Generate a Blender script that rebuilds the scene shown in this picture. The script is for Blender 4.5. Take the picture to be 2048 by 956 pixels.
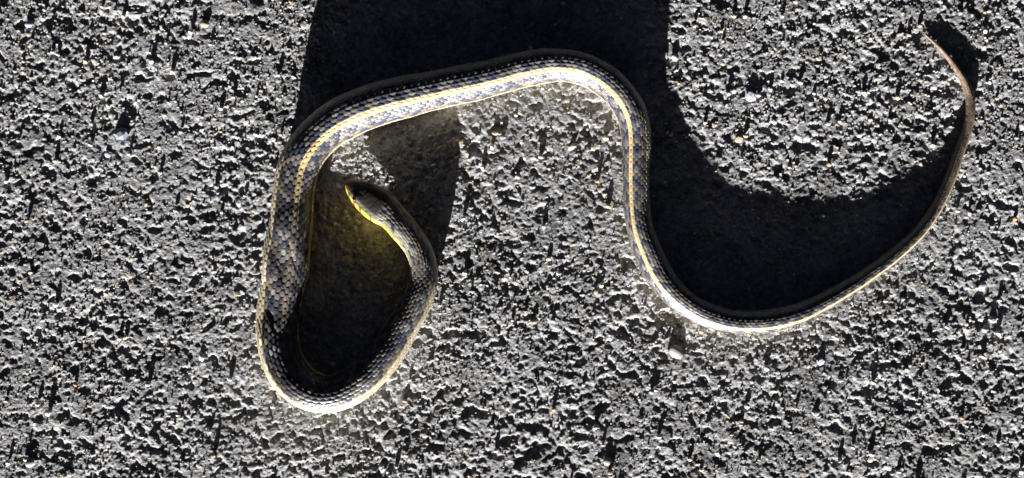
import bpy, math, random
import numpy as np
from mathutils import Vector

random.seed(7)
rng = np.random.default_rng(11)
scene = bpy.context.scene
for o in list(bpy.data.objects):
    bpy.data.objects.remove(o)

# ------------------------------------------------------------------ scale
S = 0.0003                 # metres of ground covered by one photograph pixel
FOCAL = 1500.0             # focal length in photograph pixels
HCAM = FOCAL * S           # camera height above the pavement: 0.45 m

# ------------------------------------------------------------------ camera
cam_d = bpy.data.cameras.new('camera')
cam_d.sensor_width = 36.0
cam_d.lens = 36.0 * FOCAL / 2048.0
cam_d.clip_start = 0.01
cam_d.clip_end = 500.0
cam = bpy.data.objects.new('camera', cam_d)
cam.location = (0, 0, HCAM)
scene.collection.objects.link(cam)
scene.camera = cam

# ------------------------------------------------------------------ light
SUN_EL = math.radians(9.3)
SUN_TILT = math.radians(10.5)      # shadows run up the picture, leaning right
world = bpy.data.worlds.new('World')
scene.world = world
world.use_nodes = True
wn = world.node_tree.nodes
wl = world.node_tree.links
bg = wn['Background']
sky = wn.new('ShaderNodeTexSky')
sky.sky_type = 'NISHITA'
sky.sun_disc = False
sky.sun_elevation = SUN_EL
sky.sun_rotation = math.pi + SUN_TILT
sky.altitude = 100
sky.air_density = 0.02
sky.dust_density = 0.2
sky.ozone_density = 0.0
wl.new(sky.outputs[0], bg.inputs[0])
bg.inputs[1].default_value = 0.05

sun_d = bpy.data.lights.new('sun', 'SUN')
sun_d.energy = 5.0
sun_d.angle = math.radians(0.5)
sun_d.color = (1.0, 0.965, 0.925)
sun = bpy.data.objects.new('sun', sun_d)
d = Vector((math.cos(SUN_EL) * math.sin(SUN_TILT), math.cos(SUN_EL) * math.cos(SUN_TILT), -math.sin(SUN_EL)))
sun.rotation_euler = d.to_track_quat('-Z', 'Y').to_euler()
sun.location = (-0.3, -2, 1)
scene.collection.objects.link(sun)

scene.view_settings.view_transform = 'Standard'
scene.view_settings.look = 'None'
scene.view_settings.gamma = 1.0
scene.view_settings.exposure = 2.25

# ------------------------------------------------------------------ helpers
def px(u, v, z=0.0):
    """ground-plan position of a photographed point that lies at height z"""
    k = (HCAM - z) / HCAM
    return ((u - 1024.0) * S * k, (478.0 - v) * S * k)

def make_mesh(name, verts, faces, smooth=True):
    """verts (n,3) array, faces (m,k) int array"""
    verts = np.asarray(verts, np.float32)
    faces = np.asarray(faces, np.int32)
    me = bpy.data.meshes.new(name)
    me.vertices.add(len(verts))
    me.vertices.foreach_set('co', verts.ravel())
    m, k = faces.shape
    me.loops.add(m * k)
    me.loops.foreach_set('vertex_index', faces.ravel())
    me.polygons.add(m)
    me.polygons.foreach_set('loop_start', np.arange(0, m * k, k, dtype=np.int32))
    try:
        me.polygons.foreach_set('loop_total', np.full(m, k, np.int32))
    except Exception:
        pass
    me.polygons.foreach_set('use_smooth', np.full(m, smooth, bool))
    me.update(calc_edges=True)
    return me

def link(name, me, mat=None, parent=None):
    o = bpy.data.objects.new(name, me)
    scene.collection.objects.link(o)
    if mat is not None and len(me.materials) == 0:
        me.materials.append(mat)
    if parent is not None:
        o.parent = parent
    return o

def colour_attr(me, name, arr):
    a = me.color_attributes.new(name, 'FLOAT_COLOR', 'POINT')
    c = np.ones((len(arr), 4), np.float32)
    c[:, :3] = arr
    a.data.foreach_set('color', c.ravel())

def new_mat(name):
    m = bpy.data.materials.new(name)
    m.use_nodes = True
    return m, m.node_tree.nodes, m.node_tree.links, m.node_tree.nodes['Principled BSDF']

def sstep(a, b, x):
    t = np.clip((x - a) / (b - a), 0, 1)
    return t * t * (3 - 2 * t)

# ------------------------------------------------------------------ snake path (photograph pixels: u, v, apparent width, centre height in px)
PATH = [
    # head and raised neck
    (694, 362, 8, 27), (714, 379, 46, 29), (739, 398, 66, 30), (769, 419, 70, 30), (792, 440, 60, 29), (814, 467, 53, 28),
    (834, 493, 52, 27), (844, 519, 53, 27), (848, 545, 54, 27), (844, 575, 56, 28), (827, 616, 59, 29),
    (804, 655, 62, None), (765, 718, 68, None), (716, 765, 71, None), (650, 789, 73, None), (600, 770, 76, None),
    (570, 735, 78, None), (554, 690, 81, None), (554, 624, 85, None), (567, 536, 87, None), (580, 458, 82, None),
    (589, 380, 77, None), (596, 340, 78, None), (611, 306, 80, None), (634, 277, 79, None), (665, 250, 80, None),
    (702, 229, 82, None), (758, 207, 82, None), (812, 193, 80, None), (898, 174, 75, None), (970, 159, 70, None),
    (1053, 138, 67, None), (1107, 130, 65, None), (1152, 134, 63, None), (1193, 150, 61, None), (1229, 177, 60, None),
    (1254, 208, 59, None), (1268, 242, 57, None), (1273, 285, 55, None), (1272, 340, 53, None), (1273, 402, 52, None),
    (1279, 452, 52, None), (1297, 505, 53, None), (1324, 558, 52, None), (1359, 597, 50, None), (1403, 625, 48, None),
    (1456, 641, 46, None), (1515, 644, 44, None), (1574, 634, 41, None), (1625, 615, 38, None), (1648, 603, 36, None),
    (1734, 551, 30, None), (1800, 501, 26, None), (1843, 459, 24, None), (1868, 424, 22, None), (1889, 384, 21, None),
    (1906, 341, 20, None), (1920, 299, 18.5, None), (1931, 270, 17.5, None), (1940, 229, 17, None), (1940, 196, 15, None),
    (1928, 163, 12.5, None), (1906, 129, 9.5, None), (1877, 95, 6.5, None), (1846, 68, 2.0, None),
]
P = np.array([[a, b, w, (c if c is not None else w * 0.47)] for a, b, w, c in PATH], float)

def catmull(P, n_per=24):
    Q = np.vstack([2 * P[0] - P[1], P, 2 * P[-1] - P[-2]])
    out = []
    for i in range(1, len(Q) - 2):
        p0, p1, p2, p3 = Q[i - 1], Q[i], Q[i + 1], Q[i + 2]
        # centripetal-like tangents, scaled by the chord lengths
        d1 = np.linalg.norm((p1 - p0)[:2]); d2 = np.linalg.norm((p2 - p1)[:2]); d3 = np.linalg.norm((p3 - p2)[:2])
        m1 = d2 * ((p1 - p0) / d1 * d2 + (p2 - p1) / d2 * d1) / (d1 + d2)
        m2 = d2 * ((p2 - p1) / d2 * d3 + (p3 - p2) / d3 * d2) / (d2 + d3)
        t = np.linspace(0, 1, n_per, endpoint=False)[:, None]
        out.append((2*t**3-3*t**2+1)*p1 + (t**3-2*t**2+t)*m1 + (-2*t**3+3*t**2)*p2 + (t**3-t**2)*m2)
    out.append(Q[-2][None])
    return np.vstack(out)

C = catmull(P)
zc = C[:, 3] * S
kk = (HCAM - zc) / HCAM
XY = np.stack([(C[:, 0] - 1024) * S * kk, (478 - C[:, 1]) * S * kk], 1)
W = C[:, 2] * S * kk
seg = np.linalg.norm(np.diff(XY, axis=0), axis=1)
s_raw = np.concatenate([[0], np.cumsum(seg)])
LEN = s_raw[-1]
# resample evenly, finer rings at the head
NR = 1780
s = np.linspace(0, LEN, NR)
cx = np.interp(s, s_raw, XY[:, 0]); cy = np.interp(s, s_raw, XY[:, 1])
cz = np.interp(s, s_raw, zc); wid = np.interp(s, s_raw, W)
def smooth1(a, k):
    if k < 1: return a
    pad = np.concatenate([2*a[0]-a[k:0:-1], a, 2*a[-1]-a[-2:-k-2:-1]])
    ker = np.hanning(2*k+1)[:]; ker /= ker.sum()
    return np.convolve(pad, ker, 'valid')
cx = smooth1(cx, 14); cy = smooth1(cy, 14); cz = smooth1(cz, 20)
sp = s / S                                   # arc length in px
HEADL = 92.0

# half width / half height profiles (metres)
a_half = wid / 2
hp = sp
head_w = np.interp(hp, [0, 2, 6, 14, 26, 42, 60, 78, 95, 112, 130, 150], [2.5, 7, 11.5, 17, 22.5, 28, 32, 33.5, 31.5, 27.5, 25.5, 25]) * S
mixw = sstep(110, 150, hp)
a_half = head_w * (1 - mixw) + a_half * mixw
a_half = smooth1(a_half, 4)
head_h = np.interp(hp, [0, 2, 6, 14, 26, 42, 60, 78, 95, 112, 130, 150], [2, 5, 8, 11, 14, 16.5, 18, 19, 19.5, 20.5, 22.5, 24]) * S
hf = np.interp(hp, [0, 400, 540, 600, 640, 700, 770, 840, 940, 1040, 1170, 1300, 4000], [0.95, 0.95, 0.96, 0.94, 0.90, 0.77, 0.67, 0.70, 0.95, 1.07, 1.0, 0.95, 0.95])
b_half = head_h * (1 - mixw) + a_half * smooth1(hf, 18) * mixw
b_half = smooth1(b_half, 4)
# body rests on the pavement, head is carried a little above it
rest = b_half * 0.93 + 0.0004
lift = sstep(330, 170, sp)
cz = rest * (1 - lift) + np.maximum(cz, rest) * lift
cz = cz + 0.0004 * sstep(sp[-1] - 150, sp[-1], sp)

tx = np.gradient(cx); ty = np.gradient(cy); tz = np.gradient(cz)
tl = np.sqrt(tx**2 + ty**2)
tx /= tl; ty /= tl; tz = np.clip(tz / tl, -0.5, 0.5)
Rx, Ry = ty, -tx                              # right-hand side of travel (head to tail)

# roll of the body about its axis: right-hand side rolled down along the arch and tail
roll = np.radians(np.interp(sp, [0, 150, 300, 560, 760, 900, 1040, 1200, 1700, 2100, 2700, 3200], [-22, -14, 10, 22, 25, 25, 26, 27, 28, 33, 36, 30]))
roll = smooth1(roll, 40)

# angles around the body: dense on the back and flanks, coarse under the belly
DORS = math.radians(126)
ND, NV = 152, 12
phi = np.concatenate([np.linspace(-DORS, DORS, ND), np.linspace(DORS, 2*math.pi - DORS, NV + 2)[1:-1]])
NP_ = len(phi)
PHI, SP = np.meshgrid(phi, sp)
PSI = PHI + roll[:, None]
# wrap dorsal angle to [-pi, pi]
PH = (PHI + math.pi) % (2*math.pi) - math.pi

# ---- scale lattice
rad_px = a_half / S
Lrow = 14.0 * np.clip(rad_px / 38.0, 0.12, 1.1) ** 0.5
u_cum = np.concatenate([[0], np.cumsum(np.diff(sp) / (0.5*(Lrow[1:] + Lrow[:-1])))])
nrows = np.select([rad_px > 27, rad_px > 21, rad_px > 15.5, rad_px > 11.5, rad_px > 9], [23, 21, 17, 15, 11], 7)
nrows[sp < 250] = 23
U = np.repeat(u_cum[:, None], NP_, 1)
V = PH / (2*DORS) * nrows[:, None]            # row coordinate, 0 at the back stripe
ventral = np.abs(PH) > DORS * 0.985
best = np.full(U.shape, 9.0); second = np.full(U.shape, 9.0)
bi = np.zeros(U.shape); bj = np.zeros(U.shape); bp = np.zeros(U.shape); bq = np.zeros(U.shape)
j0 = np.round(V)
for dj in (-1, 0, 1):
    j = j0 + dj
    off = 0.5 * (np.abs(j) % 2)
    i0 = np.round(U - off)
    for di in (-1, 0, 1):
        i = i0 + di
        p = U - (i + off); q = V - j
        # kite-shaped metric: narrow tip toward the tail, round toward the head
        dist = np.sqrt(p*p + (q*(0.88 + 0.3*p))**2 + 1e-6)
        upd = dist < best
        second = np.where(upd, best, np.minimum(second, dist))
        best = np.where(upd, dist, best)
        bi = np.where(upd, i, bi); bj = np.where(upd, j, bj)
        bp = np.where(upd, p, bp); bq = np.where(upd, q, bq)
edge = np.clip((second - best) / 0.42, 0, 1)
relief = sstep(0, 0.55, edge) * 0.55 + (bp + 0.5) * 0.6 * sstep(0, 0.35, edge) + 0.34 * np.exp(-(bq / 0.13) ** 2) * sstep(0.1, 0.6, edge)
hsh = lambda a, b, c=0.0: np.modf(np.abs(np.sin(a * 12.9898 + b * 78.233 + c * 37.719) * 43758.5453))[0]
relief += 0.22 * (hsh(bi, bj, 3.0) - 0.5)
amp = 0.00036 * np.clip(rad_px / 36.0, 0.32, 1.1)[:, None]
# belly: broad plates
vp = np.modf(U)[0]
relief = np.where(ventral, 0.35 + 0.5 * vp * sstep(1.0, 0.9, vp), relief)
# the head carries large smooth plates with thin sutures
headm = sstep(98, 82, SP)
relief = relief * (1 - headm) + 0.55 * headm

# head plate sutures (in px along the head, and sideways)
LAT = np.sin(PH)
def line(x, c, w):
    return np.exp(-((x - c) / w) ** 2)
top = (np.abs(PH) < math.radians(78))
sut = np.zeros_like(U)
for c_ in (14, 24, 44, 70):
    sut = np.maximum(sut, line(SP + 9*np.abs(LAT)**2, c_ + 3, 0.9) * top)
sut = np.maximum(sut, line(np.abs(LAT), 0.36, 0.03) * ((SP > 26) & (SP < 46)) * top)
sut = np.maximum(sut, line(LAT, 0.0, 0.02) * ((SP < 26) | ((SP > 46) & (SP < 78))) * top)
mouth = line(np.abs(PH), math.radians(104), math.radians(3.0)) * (SP < 88) * (SP > 4)
labial = (np.abs(PH) > math.radians(80)) & (np.abs(PH) < math.radians(126)) & (SP < 92)
labsut = np.zeros_like(U)
for c_ in (10, 19, 29, 40, 52, 64, 76):
    labsut = np.maximum(labsut, line(SP, c_, 0.9) * labial)
grooves = np.maximum(np.maximum(sut, labsut), mouth * 1.6) * headm
relief -= grooves * 0.45

# folds in the skin where the body twists (left-hand column of the loop)
fold = sstep(700, 780, SP) * sstep(1010, 930, SP)
f1 = np.sin(PH * 2.6 + SP * 0.035 + 1.2*np.sin(SP*0.021)) * 0.5 + np.sin(PH * 5.1 - SP * 0.03 + 2.0) * 0.3
c1 = np.modf(PH * 1.05 + SP * 0.0105 + 0.10*np.sin(SP*0.05) + 0.06*np.sin(SP*0.13 + 3*PH) + 10)[0] - 0.5
c2 = np.modf(PH * 0.55 + SP * 0.0031 + 0.16*np.sin(SP*0.033 + 1) + 0.05*np.sin(SP*0.11 - 4*PH) + 10.3)[0] - 0.5
crease = np.exp(-(c1 / 0.07) ** 2) * np.clip(np.sin(SP * 0.031 + 3.0*PH), 0, 1) + np.exp(-(c2 / 0.06) ** 2) * np.clip(np.sin(SP * 0.023 - 2.0*PH + 1.7), 0, 1)
body_off = (fold * f1 * 0.0011 - fold * crease * 0.0013) * (np.abs(PH) < DORS)
# uneven girth
body_off = body_off + (0.00022*np.sin(SP*0.021 + 1) + 0.00016*np.sin(SP*0.047 + 2*PH) + 0.00010*np.sin(SP*0.093 - PH*2)) * sstep(150, 300, SP) * sstep(2900, 2300, SP)

# ---- cross-section
cs, sn = np.cos(PSI), np.sin(PSI)
flat = 0.90
r_side = np.sign(sn) * np.abs(sn) ** 0.94
r_up = np.sign(cs) * np.abs(cs) ** 0.94
A = a_half[:, None]; B = b_half[:, None]
# head: flatter crown, squarer jaw
hm = sstep(125, 90, SP)
r_side = r_side * (1 - hm) + hm * np.sign(sn) * np.abs(sn) ** 0.78
up_h = np.where(cs > 0, np.abs(cs) ** 0.85, -np.abs(cs) ** 0.8 * 0.92)
r_up = r_up * (1 - hm) + hm * up_h
r_up = np.where(r_up < 0, r_up * flat, r_up)
off = relief * amp + body_off
X2 = r_side * (A + off * (0.35 + 0.65 * np.abs(sn)))
Z2 = r_up * (B + off * (0.35 + 0.65 * np.abs(cs)))
# the soft belly settles into the hollows of the pavement
Z2 -= 0.0019 * sstep(0.25, 0.75, -cs) * (1 - lift)[:, None] * np.clip(B / 0.006, 0, 1)
# brow ridges over the eyes
brow = np.exp(-((SP - 38) / 11) ** 2) * np.exp(-((np.abs(PH) - math.radians(42)) / math.radians(16)) ** 2) * hm
Z2 += brow * 2.2 * S
VX = cx[:, None] + Rx[:, None] * X2 - tx[:, None] * tz[:, None] * Z2
VY = cy[:, None] + Ry[:, None] * X2 - ty[:, None] * tz[:, None] * Z2
VZ = np.maximum(cz[:, None] + Z2, -0.0022)
body_v = np.stack([VX, VY, VZ], -1).reshape(-1, 3)

# ---- pigment
def rgb(r, g, b): return np.array([r, g, b], float)
J = bj; I = bi
row = np.abs(J)
rs = (nrows[:, None] / 19.0)
rowN = row / rs                                # row number as if there were 19
n1 = hsh(I, J, 1.0); n2 = hsh(I, J, 2.0)
col = np.zeros(U.shape + (3,))
base = rgb(0.128, 0.120, 0.116)
col[:] = base
col *= (0.72 + 0.55 * n1)[..., None]
# dark squarish spots in two alternating series on each flank
ph_a = np.modf((I + 0.5*(np.abs(J) % 2)) / 2.6 + 100)[0]
spotA = (rowN > 0.8) & (rowN < 3.3) & (ph_a < 0.52)
spotB = (rowN > 2.9) & (rowN < 4.9) & (np.modf(ph_a + 0.5)[0] < 0.50)
dark = rgb(0.022, 0.024, 0.036)
nspot = 0.15 + 0.5 * sstep(330, 200, SP)
sp_m = (spotA | spotB) & (n2 > nspot) | ((rowN > 0.8) & (rowN < 5) & (n2 < 0.10 * sstep(1050, 950, SP) * sstep(250, 350, SP)))
col = np.where(sp_m[..., None], (dark + (rgb(0.026, 0.030, 0.050) - dark) * sstep(1000, 1120, SP)[..., None]) * (0.7 + 0.9 * n1)[..., None], col)
# lighter tan flanks below the spots
fl = (rowN >= 2.5) & (rowN < 4.9) & ~sp_m
col = np.where(fl[..., None], rgb(0.108, 0.090, 0.066) * (0.65 + 0.7 * n1)[..., None], col)
# the twisted stretch of the loop is darker and blotched
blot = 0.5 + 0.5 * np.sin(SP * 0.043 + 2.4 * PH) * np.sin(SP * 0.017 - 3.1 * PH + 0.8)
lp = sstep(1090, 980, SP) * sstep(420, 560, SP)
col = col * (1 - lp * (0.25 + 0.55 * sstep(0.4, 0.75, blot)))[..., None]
# side stripes
lat = (rowN > 4.9) & (rowN < 7.9)
col = np.where(lat[..., None], rgb(0.33, 0.285, 0.195) * (0.7 + 0.4 * n1)[..., None], col)
low = rowN >= 7.9
col = np.where(low[..., None], rgb(0.23, 0.21, 0.165) * (0.7 + 0.5 * n1)[..., None], col)
# back stripe: the middle row and the near halves of its neighbours
stripe = (np.abs(V) / rs < 0.64)
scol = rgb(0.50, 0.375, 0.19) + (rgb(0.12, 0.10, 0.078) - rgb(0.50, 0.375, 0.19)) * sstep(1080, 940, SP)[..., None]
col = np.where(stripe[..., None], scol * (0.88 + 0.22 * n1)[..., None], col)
# the stripe breaks up along the twisted stretch
brk = lp * sstep(0.35, 0.7, 0.5 + 0.5 * np.sin(SP * 0.061 + 1.3) * np.sin(SP * 0.113 + I))
col = np.where(stripe[..., None], col * (1 - 0.72 * brk)[..., None], col)
col = col * (1 + lp * np.where(n2 > 0.86, 1.3, 0.0))[..., None]
# skin between the scales
skin = sstep(0.30, 0.02, edge) * np.where(stripe, 0.55, 1.0)
col = col * (1 - 0.72 * skin[..., None]) + rgb(0.012, 0.011, 0.010) * 0.72 * skin[..., None]
# pale free rims
rim = sstep(0.30, 0.5, edge) * sstep(0.75, 0.5, edge) * sstep(0.05, 0.3, bp)
col = col * (1 + 0.5 * rim[..., None])
col = np.where(ventral[..., None], rgb(0.38, 0.36, 0.28) * (1 - 0.45 * sstep(0.06, 0.0, vp))[..., None], col)
# tail end: plain brown with fading stripes
tl_m = sstep(2650, 3050, SP)[..., None]
col = col * (1 - 0.85 * tl_m) + 0.85 * tl_m * rgb(0.115, 0.078, 0.053) * (0.45 + 1.1 * n1)[..., None]
# neck: stripes yellow-green, belly bright yellow
nk = sstep(220, 125, SP)[..., None]
lowm = (np.abs(PH) > math.radians(70))[..., None]
col = np.where(lowm, col * (1 - nk) + nk * rgb(0.38, 0.29, 0.025) * (0.55 + 0.5 * n1)[..., None], col)
mid = ((np.abs(PH) > math.radians(30)) & (np.abs(PH) <= math.radians(70)))[..., None]
nk2 = sstep(360, 180, SP)[..., None] * 0.75
col = np.where(mid & ~sp_m[..., None], col * (1 - nk2) + nk2 * rgb(0.165, 0.16, 0.11) * (0.7 + 0.5 * n1)[..., None], col)
# head
hc = np.zeros_like(col); hc[:] = rgb(0.022, 0.019, 0.016)
hc = np.where((np.abs(PH) > math.radians(44))[..., None], rgb(0.085, 0.08, 0.052), hc)
hc = np.where((np.abs(PH) > math.radians(67))[..., None], rgb(0.55, 0.39, 0.035), hc)
snout = sstep(26, 4, SP)[..., None]
hc = np.where((np.abs(PH) <= math.radians(67))[..., None], hc * (1 - snout) + snout * rgb(0.13, 0.055, 0.03), hc)
bars = np.zeros_like(U)
for c_ in (27, 43, 60, 86):
    bars = np.maximum(bars, line(SP - 10 * (np.abs(PH) - math.radians(95)), c_, 3.6) * (np.abs(PH) > math.radians(60)) * (np.abs(PH) < math.radians(102)))
hc = hc * (1 - 0.95 * bars[..., None]) + 0.95 * bars[..., None] * rgb(0.012, 0.012, 0.014)
hc *= (1 + 0.7 * (np.abs(PH) < math.radians(67)) * (np.sin(SP*0.9 + 7*PH) * np.sin(SP*0.37 - 11*PH + 1.0)))[..., None]
hc *= (1 - 0.5 * np.clip(grooves, 0, 1)[..., None])
hcm = sstep(104, 88, SP + 6 * np.cos(PH))[..., None]
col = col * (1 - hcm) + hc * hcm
col = np.clip(col, 0.004, 0.9)

idx = np.arange(NR * NP_).reshape(NR, NP_)
a_ = idx[:-1]; b_ = idx[1:]
quads = np.stack([a_, np.roll(a_, -1, 1), np.roll(b_, -1, 1), b_], -1).reshape(-1, 4)
# closing caps at snout and tail tip: a centre vertex each, as degenerate-free triangles stored apart
tipv = np.array([[cx[0] - tx[0]*1.5*S, cy[0] - ty[0]*1.5*S, cz[0]], [cx[-1] + tx[-1]*2*S, cy[-1] + ty[-1]*2*S, cz[-1]]])
allv = np.vstack([body_v, tipv])
n0 = NR * NP_
capq = []
for k in range(0, NP_ - 1, 2):
    capq.append([n0, idx[0, (k+2) % NP_], idx[0, k+1], idx[0, k]])
    capq.append([n0 + 1, idx[-1, k], idx[-1, k+1], idx[-1, (k+2) % NP_]])
quads = np.vstack([quads, np.array(capq)])

m_sk, N, Lk, bs = new_mat('snake_skin')
at = N.new('ShaderNodeVertexColor'); at.layer_name = 'pigment'
tc = N.new('ShaderNodeTexCoord')
nz = N.new('ShaderNodeTexNoise'); nz.inputs['Scale'].default_value = 900; nz.inputs['Detail'].default_value = 3
Lk.new(tc.outputs['Object'], nz.inputs['Vector'])
mr = N.new('ShaderNodeMapRange'); mr.inputs[3].default_value = 0.72; mr.inputs[4].default_value = 1.28
Lk.new(nz.outputs['Fac'], mr.inputs[0])
mx = N.new('ShaderNodeMix'); mx.data_type = 'RGBA'; mx.blend_type = 'MULTIPLY'; mx.inputs[0].default_value = 1.0
Lk.new(at.outputs['Color'], mx.inputs[6]); Lk.new(mr.outputs[0], mx.inputs[7])
Lk.new(mx.outputs[2], bs.inputs['Base Color'])
bs.inputs['Roughness'].default_value = 0.41
bs.inputs['Specular IOR Level'].default_value = 0.65
bp_ = N.new('ShaderNodeBump'); bp_.inputs['Strength'].default_value = 0.25; bp_.inputs['Distance'].default_value = 0.0004
nz2 = N.new('ShaderNodeTexNoise'); nz2.inputs['Scale'].default_value = 1600; nz2.inputs['Detail'].default_value = 2
Lk.new(tc.outputs['Object'], nz2.inputs['Vector'])
Lk.new(nz2.outputs['Fac'], bp_.inputs['Height']); Lk.new(bp_.outputs[0], bs.inputs['Normal'])

# ------------------------------------------------------------------ pavement: one sheet, finely modelled where the photograph looks
STEP = 0.00044
x_in = np.arange(-0.320, 0.320, STEP); y_in = np.arange(-0.158, 0.149, STEP)
nx, ny = len(x_in), len(y_in)

def gnoise(shape, corr_mm, seed):
    r = np.random.default_rng(seed)
    w = r.standard_normal(shape)
    fy = np.fft.fftfreq(shape[0], STEP)[:, None]; fx = np.fft.rfftfreq(shape[1], STEP)[None]
    sig = corr_mm * 1e-3 / 2.0
    f = np.fft.irfft2(np.fft.rfft2(w) * np.exp(-2 * (math.pi * sig) ** 2 * (fx**2 + fy**2)), s=shape)
    return f / f.std()

sh = (ny, nx)
mm = 1e-3
h = (0.26 * gnoise(sh, 34, 1) + 0.20 * gnoise(sh, 7.5, 2) + 0.30 * gnoise(sh, 3.3, 3) + 0.22 * gnoise(sh, 1.7, 4)) * mm
h = np.where(h > 0, 0.30 * h, 1.25 * h)          # worn tops, open pits
pit = np.clip(gnoise(sh, 3.6, 5) - 0.8, 0, 1.6)
h -= pit * 1.1 * mm
tone = np.zeros(sh + (3,)); 
tone[:] = rgb(0.150, 0.150, 0.150)
tone *= (1 + 0.16 * gnoise(sh, 12, 6) + 0.12 * gnoise(sh, 2, 7))[..., None]

# angular aggregate grains pushed up through the binder
NG = 34000
gxs = rng.uniform(x_in[0], x_in[-1], NG); gys = rng.uniform(y_in[0], y_in[-1], NG)
gr = np.clip(rng.lognormal(math.log(0.62), 0.5, NG), 0.42, 3.4) * mm
order = np.argsort(gr)[::-1]
rr = np.random.default_rng(5)
for g in order:
    R_ = gr[g]
    ix = int((gxs[g] - x_in[0]) / STEP); iy = int((gys[g] - y_in[0]) / STEP)
    k = int(R_ * 1.5 / STEP) + 2
    if ix < k or iy < k or ix >= nx - k or iy >= ny - k:
        continue
    yy = (np.arange(iy - k, iy + k + 1) * STEP + y_in[0] - gys[g])[:, None]
    xx = (np.arange(ix - k, ix + k + 1) * STEP + x_in[0] - gxs[g])[None]
    ns = rr.integers(4, 7); a0 = rr.uniform(0, 6.28)
    dd = np.zeros((2*k+1, 2*k+1))
    for q in range(ns):
        an = a0 + 6.2832 * q / ns + rr.uniform(-0.3, 0.3)
        dd = np.maximum(dd, (xx * math.cos(an) + yy * math.sin(an)) / (R_ * rr.uniform(0.62, 1.05)))
    topz = h[iy, ix] + R_ * rr.uniform(0.0, 0.5)
    surf = topz + xx * rr.uniform(-0.28, 0.28) + yy * rr.uniform(-0.32, 0.25) - R_ * np.clip(dd - 0.55, 0, 9) ** 1.3 * 2.4
    blk = h[iy-k:iy+k+1, ix-k:ix+k+1]
    m = surf > blk
    blk[m] = surf[m]
    t_ = rr.random()
    if t_ < 0.55:
        c_ = rgb(0.15, 0.15, 0.152) * rr.uniform(0.75, 1.25)
    elif t_ < 0.80:
        c_ = rgb(0.19, 0.185, 0.17) * rr.uniform(0.8, 1.3)
    elif t_ < 0.90:
        c_ = rgb(0.30, 0.245, 0.17) * rr.uniform(0.7, 1.2)
    elif t_ < 0.97:
        c_ = rgb(0.17, 0.18, 0.205) * rr.uniform(0.8, 1.5)
    else:
        c_ = rgb(0.45, 0.43, 0.38) * rr.uniform(0.7, 1.2)
    tone[iy-k:iy+k+1, ix-k:ix+k+1][m] = c_
h += (0.055 * gnoise(sh, 0.95, 8)) * mm
tone *= np.array([0.985, 1.0, 1.03]) * 1.38 * (1 + 0.10 * gnoise(sh, 1.2, 9))[..., None]
tone = np.clip(tone, 0.02, 0.6)
h -= np.percentile(h, 60)
h = np.where(h > 0, np.tanh(h / (0.55*mm)) * 0.42 * mm, h * 0.74)      # traffic-worn tops
h += (0.045 * gnoise(sh, 0.95, 18) + 0.055 * gnoise(sh, 1.5, 19)) * mm
# crumbs of sand and chippings standing on the worn surface, thicker in some patches than others
NC = 36000
dens = sstep(-1.2, 1.2, gnoise(sh, 60, 31) + 0.6 * gnoise(sh, 16, 32))
cxs = rng.uniform(x_in[0], x_in[-1], NC); cys = rng.uniform(y_in[0], y_in[-1], NC)
crr = np.clip(rng.lognormal(math.log(0.54), 0.36, NC), 0.36, 1.5) * mm
for g in range(NC):
    R_ = crr[g]
    ix = int((cxs[g] - x_in[0]) / STEP); iy = int((cys[g] - y_in[0]) / STEP)
    k = int(R_ * 1.4 / STEP) + 2
    if ix < k or iy < k or ix >= nx - k or iy >= ny - k or rr.random() > 0.15 + 0.85 * dens[iy, ix]:
        continue
    yy = (np.arange(iy - k, iy + k + 1) * STEP + y_in[0] - cys[g])[:, None]
    xx = (np.arange(ix - k, ix + k + 1) * STEP + x_in[0] - cxs[g])[None]
    a0 = rr.uniform(0, 6.28); dd = np.zeros((2*k+1, 2*k+1))
    for q in range(5):
        an = a0 + 1.2566 * q + rr.uniform(-0.35, 0.35)
        dd = np.maximum(dd, (xx * math.cos(an) + yy * math.sin(an)) / (R_ * rr.uniform(0.6, 1.1)))
    surf = h[iy, ix] + R_ * rr.uniform(0.25, 0.85) + xx * rr.uniform(-0.3, 0.3) + yy * rr.uniform(-0.2, 0.3) - R_ * np.clip(dd - 0.5, 0, 9) ** 1.3 * 2.6
    blk = h[iy-k:iy+k+1, ix-k:ix+k+1]
    m = surf > blk
    blk[m] = surf[m]
    t_ = rr.random()
    c_ = rgb(0.20, 0.198, 0.196) if t_ < 0.62 else rgb(0.28, 0.25, 0.205) if t_ < 0.84 else rgb(0.21, 0.225, 0.255) if t_ < 0.95 else rgb(0.38, 0.34, 0.28)
    tone[iy-k:iy+k+1, ix-k:ix+k+1][m] = c_ * rr.uniform(0.7, 1.25)
# the snake's weight rests on the tops: nothing pokes up through the body
h = np.minimum(h, 1.8 * mm)

GX, GY = np.meshgrid(x_in, y_in)
ground_v = np.stack([GX, GY, h], -1).reshape(-1, 3)
gid = np.arange(nx * ny).reshape(ny, nx)
gq = np.stack([gid[:-1, :-1], gid[:-1, 1:], gid[1:, 1:], gid[1:, :-1]], -1).reshape(-1, 4)
gme = make_mesh('asphalt_pavement', ground_v, gq, True)
colour_attr(gme, 'pigment', tone.reshape(-1, 3))

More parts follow.
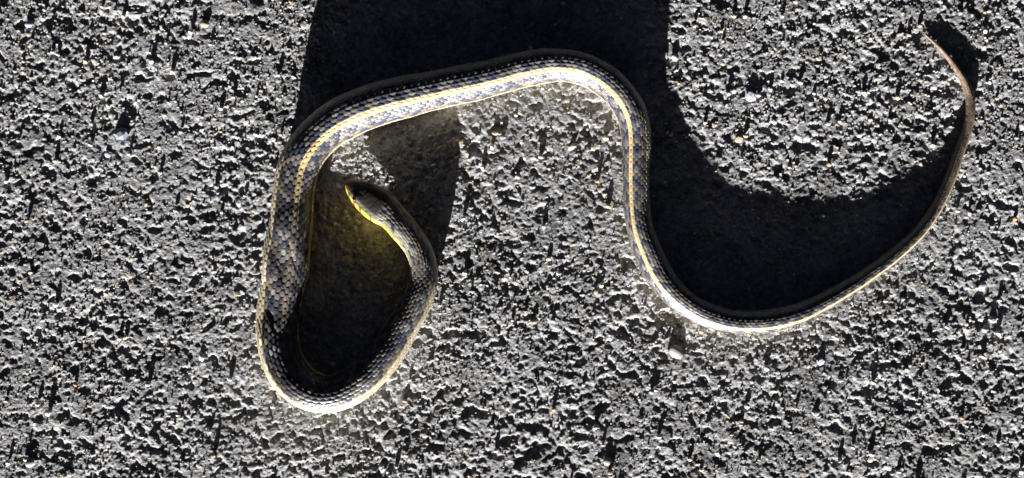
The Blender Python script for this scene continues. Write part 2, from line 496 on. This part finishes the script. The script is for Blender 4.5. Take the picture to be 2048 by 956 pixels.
m_as, N, Lk, bs = new_mat('asphalt')
at = N.new('ShaderNodeVertexColor'); at.layer_name = 'pigment'
tc = N.new('ShaderNodeTexCoord')
nz = N.new('ShaderNodeTexNoise'); nz.inputs['Scale'].default_value = 700; nz.inputs['Detail'].default_value = 4; nz.inputs['Roughness'].default_value = 0.65
Lk.new(tc.outputs['Object'], nz.inputs['Vector'])
mr = N.new('ShaderNodeMapRange'); mr.inputs[1].default_value = 0.3; mr.inputs[2].default_value = 0.7; mr.inputs[3].default_value = 0.65; mr.inputs[4].default_value = 1.35
Lk.new(nz.outputs['Fac'], mr.inputs[0])
mx = N.new('ShaderNodeMix'); mx.data_type = 'RGBA'; mx.blend_type = 'MULTIPLY'; mx.inputs[0].default_value = 1.0
Lk.new(at.outputs['Color'], mx.inputs[6]); Lk.new(mr.outputs[0], mx.inputs[7])
Lk.new(mx.outputs[2], bs.inputs['Base Color'])
bs.inputs['Roughness'].default_value = 0.72
bs.inputs['Specular IOR Level'].default_value = 0.2
nzb = N.new('ShaderNodeTexNoise'); nzb.inputs['Scale'].default_value = 1100; nzb.inputs['Detail'].default_value = 3; nzb.inputs['Roughness'].default_value = 0.6
Lk.new(tc.outputs['Object'], nzb.inputs['Vector'])
bp_ = N.new('ShaderNodeBump'); bp_.inputs['Strength'].default_value = 0.7; bp_.inputs['Distance'].default_value = 0.0005
Lk.new(nzb.outputs['Fac'], bp_.inputs['Height']); Lk.new(bp_.outputs[0], bs.inputs['Normal'])
ground = link('asphalt_pavement', gme, m_as)
ground['kind'] = 'structure'
ground['label'] = 'rough weathered grey asphalt pavement with sandy grit'

# the same pavement goes on all round: mirrored patches (their edges meet exactly), then a wide plain sheet to the horizon
TW, TH = x_in[-1] - x_in[0], y_in[-1] - y_in[0]
X0, Y0 = (x_in[-1] + x_in[0]) / 2, (y_in[-1] + y_in[0]) / 2
KX, KY = 3, 5
for ti in range(-KX, KX + 1):
    for tj in range(-KY, KY + 1):
        if ti == 0 and tj == 0:
            continue
        o = bpy.data.objects.new('pavement_patch', gme)
        scene.collection.objects.link(o)
        sx, sy = (1 if ti % 2 == 0 else -1), (1 if tj % 2 == 0 else -1)
        o.scale = (sx, sy, 1)
        o.location = (X0 + ti * TW - sx * X0, Y0 + tj * TH - sy * Y0, 0)
        o.parent = ground
xa, xb = X0 - (KX + 0.5) * TW, X0 + (KX + 0.5) * TW
ya, yb = Y0 - (KY + 0.5) * TH, Y0 + (KY + 0.5) * TH
BIG = 120.0
fv = np.array([[-BIG, -BIG, 0], [BIG, -BIG, 0], [BIG, BIG, 0], [-BIG, BIG, 0], [xa, ya, 0], [xb, ya, 0], [xb, yb, 0], [xa, yb, 0]], float)
fv[:, 2] = -0.0003
far_me = make_mesh('pavement_sheet', fv, np.array([[0, 1, 5, 4], [1, 2, 6, 5], [2, 3, 7, 6], [3, 0, 4, 7]]), False)
colour_attr(far_me, 'pigment', np.full((8, 3), 0.15))
link('pavement_sheet', far_me, m_as, ground)

def ground_z(x, y):
    i = int(round((x - x_in[0]) / STEP)); j = int(round((y - y_in[0]) / STEP))
    if 2 <= i < nx - 2 and 2 <= j < ny - 2:
        return float(np.median(h[j-2:j+3, i-2:i+3]))
    return -0.0004

# ------------------------------------------------------------------ snake objects
snake_me = make_mesh('garter_snake', allv, quads, True)
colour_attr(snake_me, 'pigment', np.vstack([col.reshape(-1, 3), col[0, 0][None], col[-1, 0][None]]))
snake = link('garter_snake', snake_me, m_sk)
snake['label'] = 'long striped garter snake with yellow back stripe lying in an S on asphalt'
snake['category'] = 'snake'

# eyes
m_eye, N, Lk, bs = new_mat('eye_amber'); bs.inputs['Base Color'].default_value = (0.035, 0.018, 0.01, 1); bs.inputs['Roughness'].default_value = 0.08
m_pup, N, Lk, bs = new_mat('pupil_black'); bs.inputs['Base Color'].default_value = (0.004, 0.004, 0.004, 1); bs.inputs['Roughness'].default_value = 0.06

def sphere(nseg, nring, ax, ay, az, jit=0.0, seed=0):
    r_ = random.Random(seed)
    vs = [(0, 0, az)]
    for a in range(1, nring):
        th = math.pi * a / nring
        for b in range(nseg):
            f = 2 * math.pi * (b + 0.5 * (a % 2)) / nseg
            k = 1 + r_.uniform(-jit, jit)
            vs.append((ax * math.sin(th) * math.cos(f) * k, ay * math.sin(th) * math.sin(f) * k, az * math.cos(th) * (1 + r_.uniform(-jit, jit) * 0.7)))
    vs.append((0, 0, -az))
    fs = []
    for b in range(nseg):
        fs.append((0, 1 + b, 1 + (b + 1) % nseg))
    for a in range(nring - 2):
        o0 = 1 + a * nseg; o1 = o0 + nseg
        for b in range(nseg):
            b2 = (b + 1) % nseg
            if a % 2 == 0:
                fs.append((o0 + b, o1 + b, o0 + b2)); fs.append((o0 + b2, o1 + b, o1 + b2))
            else:
                fs.append((o0 + b, o1 + b, o1 + b2)); fs.append((o0 + b, o1 + b2, o0 + b2))
    o0 = 1 + (nring - 2) * nseg; e_ = len(vs) - 1
    for b in range(nseg):
        fs.append((o0 + b, e_, o0 + (b + 1) % nseg))
    return np.array(vs), np.array(fs)

ie = int(np.argmin(np.abs(sp - 38)))
for side in (-1, 1):
    p_ = int(np.argmin(np.abs(phi - side * math.radians(58))))
    c_ = body_v[ie * NP_ + p_]
    inward = np.array([-Rx[ie] * side, -Ry[ie] * side, -0.25]); inward /= np.linalg.norm(inward)
    vs, fs = sphere(20, 12, 4.6*S, 4.6*S, 4.6*S)
    ctr = c_ + inward * 1.9 * S
    eye = link('eye', make_mesh('eye', vs + ctr, fs), m_eye, snake)
    vs, fs = sphere(16, 10, 2.5*S, 2.5*S, 2.5*S)
    link('pupil', make_mesh('pupil', vs + ctr - inward * 2.55 * S, fs), m_pup, eye)

# ------------------------------------------------------------------ stones bedded in the asphalt, and loose pebbles
def stone_mat(name, c, var=0.25, rough=0.55):
    m, N, Lk, bs = new_mat(name)
    oi = N.new('ShaderNodeObjectInfo'); tc = N.new('ShaderNodeTexCoord')
    nz = N.new('ShaderNodeTexNoise'); nz.inputs['Scale'].default_value = 650; nz.inputs['Detail'].default_value = 4
    Lk.new(tc.outputs['Object'], nz.inputs['Vector'])
    ad = N.new('ShaderNodeMath'); ad.operation = 'ADD'
    Lk.new(nz.outputs['Fac'], ad.inputs[0]); Lk.new(oi.outputs['Random'], ad.inputs[1])
    mr = N.new('ShaderNodeMapRange'); mr.inputs[1].default_value = 0.3; mr.inputs[2].default_value = 1.6; mr.inputs[3].default_value = 1 - var; mr.inputs[4].default_value = 1 + var
    Lk.new(ad.outputs[0], mr.inputs[0])
    mx = N.new('ShaderNodeMix'); mx.data_type = 'RGBA'; mx.blend_type = 'MULTIPLY'; mx.inputs[0].default_value = 1.0
    mx.inputs[6].default_value = (*c, 1); Lk.new(mr.outputs[0], mx.inputs[7])
    Lk.new(mx.outputs[2], bs.inputs['Base Color'])
    bs.inputs['Roughness'].default_value = rough
    bm_ = N.new('ShaderNodeBump'); bm_.inputs['Strength'].default_value = 0.5; bm_.inputs['Distance'].default_value = 0.0003
    Lk.new(nz.outputs['Fac'], bm_.inputs['Height']); Lk.new(bm_.outputs[0], bs.inputs['Normal'])
    return m
SM = {'w': stone_mat('stone_white', (0.46, 0.45, 0.43)), 'c': stone_mat('stone_cream', (0.46, 0.41, 0.33)), 't': stone_mat('stone_tan', (0.33, 0.265, 0.185)),
      'b': stone_mat('stone_blue_grey', (0.30, 0.33, 0.39)), 'o': stone_mat('stone_orange', (0.45, 0.20, 0.07)), 'g': stone_mat('stone_grey', (0.22, 0.22, 0.215)),
      'n': stone_mat('stone_brown', (0.20, 0.16, 0.11))}
shapes = {}
for k in SM:
    for q in range(4):
        vs, fs = sphere(7, 4, 0.5, 0.5 * (0.72 + 0.09*q), 0.5 * (0.62 + 0.07 * q), 0.15, ord(k) * 10 + q)
        me = make_mesh('stone', vs, fs, q % 2 == 0)
        me.materials.append(SM[k])
        shapes[k, q] = me

ctr_xy = np.stack([cx, cy], 1)
def near_snake(x, y, pad):
    d_ = np.hypot(ctr_xy[:, 0] - x, ctr_xy[:, 1] - y) - a_half
    return d_.min() < pad

def put_stone(u, v, size, kind, name='stone', parent=ground, sink=0.12):
    x, y = px(u, v)
    if name == 'stone' and near_snake(x, y, size * S * 0.45):
        return None
    o = bpy.data.objects.new(name, shapes[kind, random.randrange(4)])
    scene.collection.objects.link(o)
    if parent is not None:
        o.parent = parent
    sz = size * S
    flat_ = 1.0 if size < 14 else 0.6
    o.scale = (sz * random.uniform(0.9, 1.15), sz * random.uniform(0.9, 1.15), sz * flat_)
    o.rotation_euler = (random.uniform(-0.3, 0.3), random.uniform(-0.3, 0.3), random.uniform(0, 6.28))
    o.location = (x, y, ground_z(x, y) + sz * flat_ * (sink if (size > 13 or name == 'pebble') else 0.38))
    return o

SEEN = """60 48 18 b;248 33 12 c;204 191 12 w;216 211 14 w;346 143 12 c;233 113 14 w;422 90 8 w;244 266 30 b;443 217 10 w;512 268 14 w;308 134 7 w
184 248 8 w;383 65 12 c;410 48 18 t;117 109 10 w;107 105 8 b;216 308 14 b;363 264 9 c;206 14 9 t;1068 643 12 t;1107 818 10 o;1282 838 14 w
1351 704 34 g;1217 922 20 g;1167 769 8 w;1379 918 10 c;1206 888 8 t;404 712 18 w;240 676 10 w;151 769 8 o;63 924 22 g;298 767 12 b;236 844 8 c
1969 657 16 w;1984 638 16 w;1995 666 12 w;1892 654 10 w;1680 758 14 w;1630 825 16 w;1742 920 14 c;1741 907 12 w;1745 764 12 c;1922 835 8 o
1641 723 16 b;984 294 12 w;1144 294 18 w;1211 277 12 c;1005 275 12 g;1035 354 9 w;1195 362 10 o;927 437 12 w;991 267 12 t;1087 453 12 b;965 335 10 w
1354 140 6 w;1357 163 14 t;1517 191 9 w;1540 179 9 w;1727 185 9 w;1737 185 7 c;1500 193 24 b;1410 246 9 w;1549 243 14 b;1476 279 20 t;1389 53 9 w
1467 33 9 c;1442 63 8 t;1564 162 7 w;1655 248 10 b;864 420 10 t;660 417 7 t;761 505 8 n;847 382 7 t;1913 422 9 c;1937 426 8 w;1727 363 7 w
2030 438 9 o;1964 572 20 b;1835 147 7 w;1993 197 7 t;1976 23 10 w;1969 62 12 w;2031 276 8 w;1032 72 11 n;1025 640 8 t;880 610 9 c;930 545 12 w"""
seen_xy = []
for it in SEEN.replace('\n', ';').split(';'):
    u, v, sz, k = it.split()
    put_stone(float(u), float(v), float(sz), k)
    seen_xy.append((float(u), float(v)))
n_ = 0
while n_ < 190:
    u, v = random.uniform(-40, 2088), random.uniform(-60, 1010)
    k = random.choices('wctbogn', (30, 22, 14, 14, 1, 16, 4))[0]
    if put_stone(u, v, random.choice((5.5, 6, 6.5, 7, 8, 9, 10.5, 12)), k) is not None:
        n_ += 1

def pebble(u, v, size, k, label):
    o = put_stone(u, v, size, k, 'pebble', None, 0.34)
    o['label'] = label; o['category'] = 'pebble'; o['group'] = 'loose pebbles on the asphalt'
pebble(1349, 115, 17, 'w', 'pale bluish white pebble catching sun at the edge of the big shadow')
pebble(1326, 110, 19, 'g', 'dim grey pebble in shadow right beside a pale sunlit pebble')
pebble(812, 801, 9, 'o', 'small orange pebble outside the bottom of the snake loop')
pebble(820, 759, 8, 'c', 'small amber pebble just above the orange pebble by the loop')
pebble(624, 499, 13, 'n', 'round brown pebble touching the snake body inside its loop')

# fine loose grit, far too many grains to count
NGR = 5200
vs0, fs0 = sphere(5, 3, 0.5, 0.45, 0.4, 0.15, 3)
gv, gf, gc = [], [], []
pal = [rgb(0.46, 0.44, 0.40), rgb(0.38, 0.34, 0.27), rgb(0.26, 0.28, 0.32), rgb(0.2, 0.2, 0.195), rgb(0.36, 0.19, 0.09)]
for q in range(NGR):
    u, v = random.uniform(-60, 2108), random.uniform(-80, 1040)
    x, y = px(u, v)
    sz = random.choice((2.2, 2.6, 3, 3.4, 4, 4.8)) * S
    if near_snake(x, y, 0.0004):
        continue
    a = random.uniform(0, 6.28); ca, sa = math.cos(a), math.sin(a)
    p_ = vs0 * sz * np.array([1, random.uniform(0.6, 1.0), random.uniform(0.6, 1.0)])
    p2 = np.stack([p_[:, 0]*ca - p_[:, 1]*sa + x, p_[:, 0]*sa + p_[:, 1]*ca + y, p_[:, 2] + ground_z(x, y) + sz * 0.28], 1)
    gf.append(fs0 + len(gv) * len(vs0)); gv.append(p2)
    c_ = pal[random.choices(range(5), (36, 18, 20, 25, 1))[0]] * random.uniform(0.6, 1.15)
    gc.append(np.repeat(c_[None], len(vs0), 0))
grit_me = make_mesh('grit', np.vstack(gv), np.vstack(gf), False)
colour_attr(grit_me, 'pigment', np.vstack(gc))
m_gr, N, Lk, bs = new_mat('grit')
at = N.new('ShaderNodeVertexColor'); at.layer_name = 'pigment'
Lk.new(at.outputs['Color'], bs.inputs['Base Color']); bs.inputs['Roughness'].default_value = 0.6
grit = link('grit', grit_me, m_gr, ground)
grit['kind'] = 'stuff'
